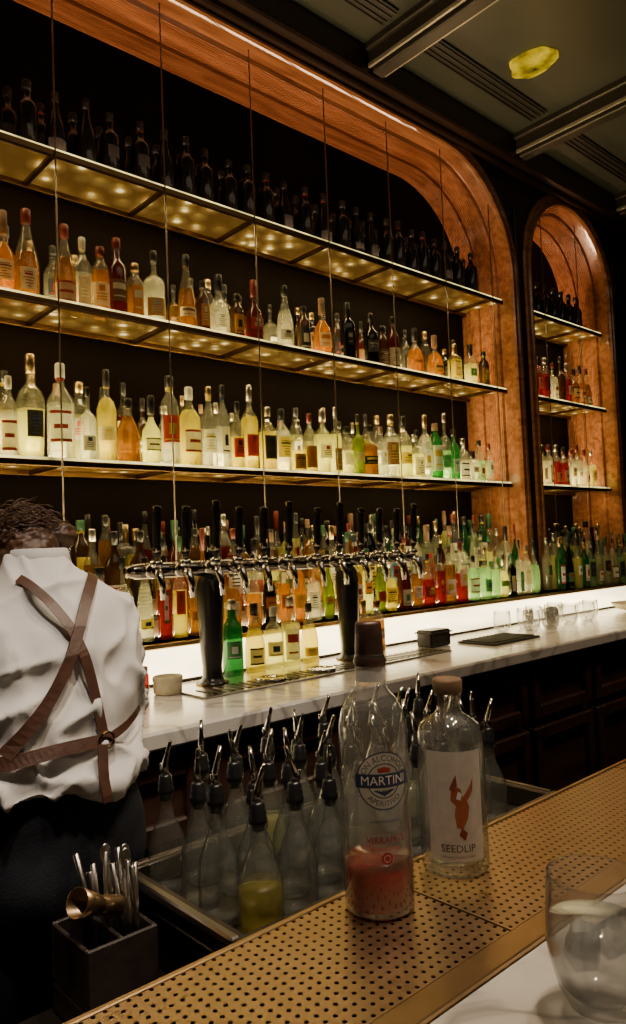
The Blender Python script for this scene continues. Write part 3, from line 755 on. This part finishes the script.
for (ax,ay,az,r1,r2) in((-.012,.006,.058,.3,.5),(.014,-.006,.055,.9,.2),(.002,.016,.040,.2,1.0)):
    Tm=Matrix.Translation((G[0]+ax,G[1]+ay,G[2]+az))@Matrix.Rotation(r1,4,'X')@Matrix.Rotation(r2,4,'Z')
    b.bbox(-.012,.012,-.012,.012,-.012,.012,ice,.003,Tm)
b.build('ice_cubes',root)
# ------------------------------------------------------------------ bartender
WARP=Pf
root=empty('bartender')
skin=pm('skin',(.48,.25,.16),.5,0,var=.08,vs=30); skin.node_tree.nodes['Principled BSDF'].inputs['Subsurface Weight'].default_value=.1
shirtm=pm('white_cotton_shirt',(.76,.74,.72),.85,0,var=.03,vs=8,bump=.06,bs=400)
trous=pm('navy_trousers',(.010,.012,.020),.85,0,var=.2,vs=40,bump=.2,bs=200)
leath=pm('brown_leather',(.080,.034,.020),.45,0,var=.25,vs=40,bump=.15,bs=120)
hairm=pm('brown_hair',(.095,.045,.024),.45,0,var=.5,vs=120)
RG=[(1.030,.478,1.205,.166,.134),(1.065,.482,1.21,.152,.128),(1.12,.496,1.23,.145,.124),(1.19,.512,1.25,.155,.128),(1.25,.518,1.265,.168,.130),(1.295,.52,1.28,.168,.122),(1.335,.52,1.295,.145,.108),(1.37,.52,1.31,.104,.088),(1.400,.520,1.325,.068,.066),(1.42,.522,1.335,.055,.055)]
def ringat(z):
    if z<=RG[0][0]: return RG[0][1:]
    for a,c in zip(RG[:-1],RG[1:]):
        if z<=c[0]:
            t=(z-a[0])/(c[0]-a[0]); return tuple(a[i]+(c[i]-a[i])*t for i in range(1,5))
    return RG[-1][1:]
def backpt(x,z,off=.012):
    cx,cy,rx,ry=ringat(z); d=max(-.97,min(.97,(x-cx)/rx)); 
    return Vector((x,cy-ry*(1-abs(d)**2.4)**(1/2.2)-off,z))
def loft(mb,rings,mat,seg=36,p=2.3):
    vs=[];F=[]
    for (z,cx,cy,rx,ry) in rings:
        for k in range(seg):
            a=2*pi*k/seg; ca,sa=math.cos(a),math.sin(a)
            vs.append((cx+rx*math.copysign(abs(ca)**(2/p),ca),cy+ry*math.copysign(abs(sa)**(2/p),sa),z))
    n=len(rings)
    for i in range(n-1):
        for k in range(seg):
            j=(k+1)%seg; F.append((i*seg+k,i*seg+j,(i+1)*seg+j,(i+1)*seg+k))
    F.append(tuple(range(seg))[::-1]); F.append(tuple(range((n-1)*seg,n*seg)))
    mb.add(vs,F,mat,True)
b=MB(); loft(b,RG,shirtm)
shR=(.650,1.305,1.258); elR=(.716,1.385,1.110); shL=(.390,1.305,1.258); elL=(.325,1.385,1.110)
b.chain([(.60,1.30,1.288),shR,(.688,1.345,1.19),elR,(.720,1.410,1.092)],[.062,.060,.057,.051,.047],shirtm)
b.chain([(.44,1.30,1.288),shL,(.354,1.345,1.19),elL,(.322,1.410,1.092)],[.062,.060,.057,.051,.047],shirtm)
def sfold(c):
    c=Vector((c.x,c.y,c.z-.09))
    n1=noise.noise(Vector((c.x*8+c.z*7,c.y*6,c.z*9-c.x*8))); n2=noise.noise(Vector((c.x*24,c.y*18,c.z*13+7)))
    rid=1-abs(noise.noise(Vector((c.x*8-c.z*8,c.y*5,c.z*8+c.x*4+3))))*2.2
    rid2=1-abs(noise.noise(Vector((c.x*14+c.z*3,c.y*9+5,c.z*6-c.x*2))))*2.2
    k=.9+2.2*max(0,1.22-c.z)*3
    return (n1*.013+n2*.003+max(0,rid)**3*.013+max(0,rid2)**3*.009)*min(1.8,k) -.006
o=b.build('shirt',root); remesh(o,.0065,3,sfold)
b=MB(); b.lathe([(.057,-.012),(.061,-.010),(.054,.018),(.050,.020),(.050,-.005)],(.522,1.335,1.412),shirtm,28); b.build('collar',root)
b=MB()
b.tube([(.719,1.400,1.096),(.722,1.432,1.080)],[.050,.046],shirtm,20); b.tube([(.322,1.400,1.096),(.322,1.432,1.080)],[.050,.046],shirtm,20); b.build('cuffs',root)
b=MB()
loft(b,[(.82,.49,1.22,.155,.115),(.90,.49,1.21,.160,.125),(1.0,.485,1.21,.146,.118),(1.085,.485,1.22,.128,.11)],trous)
for sx in(-1,1): b.chain([(.49+sx*.078,1.22,.86),(.49+sx*.09,1.25,.66),(.49+sx*.10,1.27,.48),(.49+sx*.105,1.235,.28),(.49+sx*.11,1.22,.085)],[.092,.084,.072,.066,.056],trous)
o=b.build('trousers',root); remesh(o,.011,5,lambda c:noise.noise(c*11)*.008)
b=MB()
loft(b,[(.42,.49,1.31,.180,.13),(.6,.49,1.30,.172,.14),(.8,.49,1.29,.16,.142),(.97,.49,1.29,.142,.12)],trous)
o=b.build('apron',root)
b=MB()
for sx in(-1,1):
    x=.49+sx*.11
    b.chain([(x,1.20,.045),(x,1.27,.045),(x+sx*.01,1.35,.038)],[.043,.045,.036],M['black']); b.box(x-.04,x+.045,1.16,1.38,.002,.02,M['blackrub'])
o=b.build('shoes',root)
def arm(side):
    sx=side
    el=Vector((elR if sx>0 else elL)); mb=MB()
    w=Vector((.735,1.655,1.030)) if sx>0 else Vector((.33,1.66,1.030))
    mb.chain([tuple(el),tuple(el.lerp(w,.35)),tuple(el.lerp(w,.7)),tuple(w)],[.041,.043,.034,.027],skin)
    d=Vector((-.35*sx,1,-.22)).normalized(); s=Vector((1,0.35*sx,0)).normalized()
    u=s.cross(d).normalized()
    Tm=Matrix.Translation(w+d*.045)@Matrix((s,d,u)).transposed().to_4x4()
    mb.ell((0,0,0),.040,.052,.016,skin,Tm); mb.ell((0,-.03,0),.030,.035,.018,skin,Tm)
    for fxx,ln,r in((-.030,.062,.0085),(-.010,.072,.009),(.010,.068,.0088),(.029,.052,.0078)):
        if sx<0: fxx=-fxx
        P=[Tm@Vector((fxx,.035,.002)),Tm@Vector((fxx*1.12,.035+ln*.45,.012)),Tm@Vector((fxx*1.15,.035+ln*.75,.0)),Tm@Vector((fxx*1.15,.035+ln*.9,-.014))]
        mb.chain([tuple(p) for p in P],[r,r,r*.92,r*.8],skin)
    tx=-1 if sx>0 else 1
    P=[Tm@Vector((tx*.028,-.018,0)),Tm@Vector((tx*.052,.008,-.004)),Tm@Vector((tx*.058,.034,-.010)),Tm@Vector((tx*.052,.052,-.012))]
    mb.chain([tuple(p) for p in P],[.012,.0105,.0095,.008],skin)
    o=mb.build('forearm_and_hand',root); remesh(o,.0035,3)
arm(1); arm(-1)
HT=Matrix.Translation((.515,1.395,1.380))@Matrix.Rotation(-.9,4,'X')@Matrix.Scale(.95,4)
b=MB()
b.ell((0,-.012,.03),.074,.093,.086,skin,HT); b.ell((0,.03,-.045),.055,.062,.065,skin,HT); b.ell((0,.095,-.012),.012,.020,.020,skin,HT)
b.ell((0,.085,.003),.009,.016,.022,skin,HT); b.ell((0,.082,-.055),.024,.012,.010,skin,HT); b.ell((0,.078,-.088),.022,.016,.016,skin,HT)
b.ell((-.03,.074,.026),.022,.012,.008,skin,HT); b.ell((.03,.074,.026),.022,.012,.008,skin,HT)
for sx in(-1,1): b.ell((sx*.076,-.008,-.002),.010,.019,.031,skin,HT); b.ell((sx*.045,.055,-.025),.020,.025,.02,skin,HT)
p0=HT@Vector((0,-.035,-.04)); b.chain([tuple(p0),(.520,1.35,1.385),(.520,1.325,1.35)],[.048,.050,.054],skin)
o=b.build('head',root); remesh(o,.004,4)
b=MB()
for sx in(-1,1): b.ell((sx*.030,.073,.008),.012,.012,.011,LB['white'],HT); b.ell((sx*.030,.082,.007),.0055,.004,.0055,LB['black'],HT)
b.build('eyes',root)
b=MB()
b.ell((0,-.024,.045),.082,.094,.084,hairm,HT); b.ell((0,-.055,-.0),.066,.056,.055,hairm,HT); b.ell((.068,-.080,.030),.034,.032,.030,hairm,HT)
o=b.build('hair',root); remesh(o,.004,3,lambda c:noise.noise(Vector((c.x*25,c.y*70,c.z*70)))*.008+noise.noise(c*140)*.003)
b=MB()
for i in range(520):
    a=R_()*2*pi; t=math.acos(1-R_()*1.3)
    n=Vector((math.sin(t)*math.cos(a),math.sin(t)*math.sin(a),math.cos(t)))
    if n.y>.55 and n.z<.5: continue
    p=Vector((n.x*.082,-.024+n.y*.094,.045+n.z*.084)); tg=(Vector((.068,-.080,.030))-p); tg=(tg-n*tg.dot(n)).normalized()
    tg=(tg+Vector((R_()-.5,R_()-.5,R_()-.5))*.8).normalized()
    q=[]; L=.025+R_()*.03
    for k in range(5):
        s=k/4; q.append(HT@(p+n*(.002+.008*math.sin(s*pi)+.004*R_())+tg*L*s+n.cross(tg)*.008*math.sin(s*5+i)))
    b.tube(q,[.0012,.0016,.0016,.0013,.0005],hairm,5)
b.build('hair_curls',root)
def strap(mb,pts,w=.024,off=.014,n=8):
    P=[]
    V=[Vector((p[0],0,p[1])) for p in pts]
    for i in range(len(V)-1):
        for k in range(n): P.append(V[i].lerp(V[i+1],k/n))
    P.append(V[-1])
    for _ in range(10): P=[P[0]]+[(P[i-1]+P[i]*2+P[i+1])/4 for i in range(1,len(P)-1)]+[P[-1]]
    vs=[]
    for i,p in enumerate(P):
        d=(P[min(i+1,len(P)-1)]-P[max(i-1,0)]).normalized(); s=Vector((d.z,0,-d.x))*w/2
        for q in(-1,1):
            pp=p+s*q; bp=backpt(pp.x,pp.z,off); vs.append(bp); vs.append(bp+Vector((0,-.003,0)))
    F=[]
    for i in range(len(P)-1):
        a=4*i; c=4*(i+1)
        F+= [(a+1,a+3,c+3,c+1),(a,c,c+2,a+2),(a,a+1,c+1,c),(a+2,c+2,c+3,a+3)]
    mb.add(vs,F,leath)
b=MB()
strap(b,[(.448,1.380),(.456,1.37),(.478,1.335),(.500,1.29),(.516,1.22),(.528,1.110)],.018,.016)
strap(b,[(.582,1.380),(.564,1.365),(.534,1.330),(.504,1.280),(.450,1.185),(.375,1.105)],.018,off=.020)
strap(b,[(.335,1.090),(.375,1.096),(.45,1.108),(.528,1.108)],.019,.018)
strap(b,[(.531,1.108),(.575,1.120),(.620,1.140)],.013,.018)
strap(b,[(.515,1.105),(.506,1.06),(.508,1.02)],.017,.030)
p=backpt(.528,1.108,.024)
Tr=Matrix.Translation(p)@Matrix.Rotation(pi/2,4,'X')
ringp=[Tr@Vector((.013*math.cos(2*pi*i/16),.013*math.sin(2*pi*i/16),0)) for i in range(17)]
b.tube(ringp,.0022,M['bronze'],6)
b.build('leather_harness',root)
# ------------------------------------------------------------------ lights
def area(name,loc,rot,sx,sy,pw,col):
    l=bpy.data.lights.new(name,'AREA'); l.shape='RECTANGLE'; l.size=sx; l.size_y=sy; l.energy=pw; l.color=col
    o=bpy.data.objects.new(name,l); o.location=Wf(loc); o.rotation_euler=rot; bpy.context.collection.objects.link(o); return o
def spot(name,loc,tgt,pw,ang,col,r=.05,blend=.6):
    l=bpy.data.lights.new(name,'SPOT'); l.energy=pw; l.spot_size=ang; l.spot_blend=blend; l.color=col; l.shadow_soft_size=r
    o=bpy.data.objects.new(name,l); o.location=loc; o.rotation_euler=(Vector(tgt)-Vector(loc)).to_track_quat('-Z','Y').to_euler(); bpy.context.collection.objects.link(o)
yel=(1,.75,.33); yg=(1,.81,.38)
for i,z in enumerate(SZ):
    pw=[8,8,10][i]
    area('led_strip_light',(1.65,YS0+.022,z-.036),(.35,0,0),4.05,.012,pw,yel)
    area('led_strip_light',(4.45,YS0+.022,z-.036),(.35,0,0),.85,.012,pw*.22,yel)
for i,z in enumerate(SZ[1:]):
    pw=[32,46][i]
    area('led_strip_light',(1.65,2.604,z+.004),(pi,0,0),4.05,.014,pw,[yel,yg][i])
    area('led_strip_light',(4.45,2.604,z+.004),(pi,0,0),.85,.014,pw*.18,yel)
area('led_strip_light',(1.65,2.278,CT+.134),(pi,0,0),4.05,.014,25,yg)
area('led_strip_light',(1.65,2.450,CT+.194),(pi,0,0),4.05,.014,18,yg)
area('cove_led_light',(1.75,2.725,SZ[0]+.01),(pi+.12,0,0),3.8,.02,11,(1,.60,.33))
area('cove_led_light',(1.75,2.47,SZ[0]+.01),(pi,0,0),3.8,.012,9,(1,.60,.33))
area('cove_led_light',(4.45,2.725,SZ[0]+.01),(pi+.12,0,0),.8,.02,5,(1,.60,.33))
spot('cabinet_fill_spot',(.95,.2,3.7),(.8,.52,1.1),100,.9,(1,.78,.54),.06)
spot('cabinet_fill_spot',(.2,.4,3.7),(.55,1.3,1.3),135,.75,(1,.85,.71),.08)
spot('cabinet_fill_spot',(3.4,.6,3.7),(3.0,1.6,.9),95,1.1,(1,.72,.48),.06)  # added fill spot that brightens the cabinet fronts
spot('cabinet_fill_spot',(1.5,.35,3.7),(1.0,.98,1.0),95,.7,(1,.80,.58),.06)  # extra spot put in to lift the pour bottles in the bin
area('bar_fill_light',(1.8,.3,3.5),(0,0,0),3,1.5,9,(1,.78,.55))  # soft fill added to brighten the bar top, no fixture
area('bar_fill_light',(3.2,-1.2,2.6),(pi,0,0),1.6,.8,22,(1,.88,.68))
WARP=None
for (x,y) in((.95,.2),(.2,.4),(3.4,.6),(1.5,.35)):  # fittings over all four spots, the last two only for the added fills
    b=MB(); b.lathe([(.05,0),(.06,0),(.06,-.012),(.045,-.012),(.04,.05),(.038,.05)],(x,y,3.884),M['beam'],24); b.lathe([(0,0.0),(.03,0)],(x,y,3.868),M['lampglow'],16); b.build('recessed_or_added_downlight')
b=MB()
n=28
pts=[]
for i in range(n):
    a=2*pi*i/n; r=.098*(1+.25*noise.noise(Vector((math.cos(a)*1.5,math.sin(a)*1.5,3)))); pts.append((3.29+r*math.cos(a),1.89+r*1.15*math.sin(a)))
b.add([(x,y,3.866) for x,y in pts]+[(x,y,3.887) for x,y in pts],[tuple(range(n))[::-1]]+[(i,(i+1)%n,n+(i+1)%n,n+i) for i in range(n)],M['yellowrefl'])
b.build('yellow_ceiling_reflection')  # reflection of a lamp in the ceiling lacquer, put in as a glowing patch
w=bpy.data.worlds.new('World'); bpy.context.scene.world=w; w.use_nodes=True
w.node_tree.nodes['Background'].inputs[0].default_value=(.03,.025,.02,1); w.node_tree.nodes['Background'].inputs[1].default_value=.5
# ------------------------------------------------------------------ camera (slight upward pitch and hand-held roll)
cam=bpy.data.cameras.new('camera'); cam.sensor_fit='VERTICAL'; cam.sensor_height=36; cam.lens=745/1024*36; cam.clip_start=.02
co=bpy.data.objects.new('camera',cam); bpy.context.collection.objects.link(co)
bk=Vector((-.66841,-.74211,-.04981)).normalized(); rt=Vector((.74377,-.66723,-.03992)); rt=(rt-bk*rt.dot(bk)).normalized(); up=bk.cross(rt).normalized()
mw=Matrix((rt,up,bk)).transposed().to_4x4(); mw.translation=(0,0,H)
co.matrix_world=mw
bpy.context.scene.camera=co
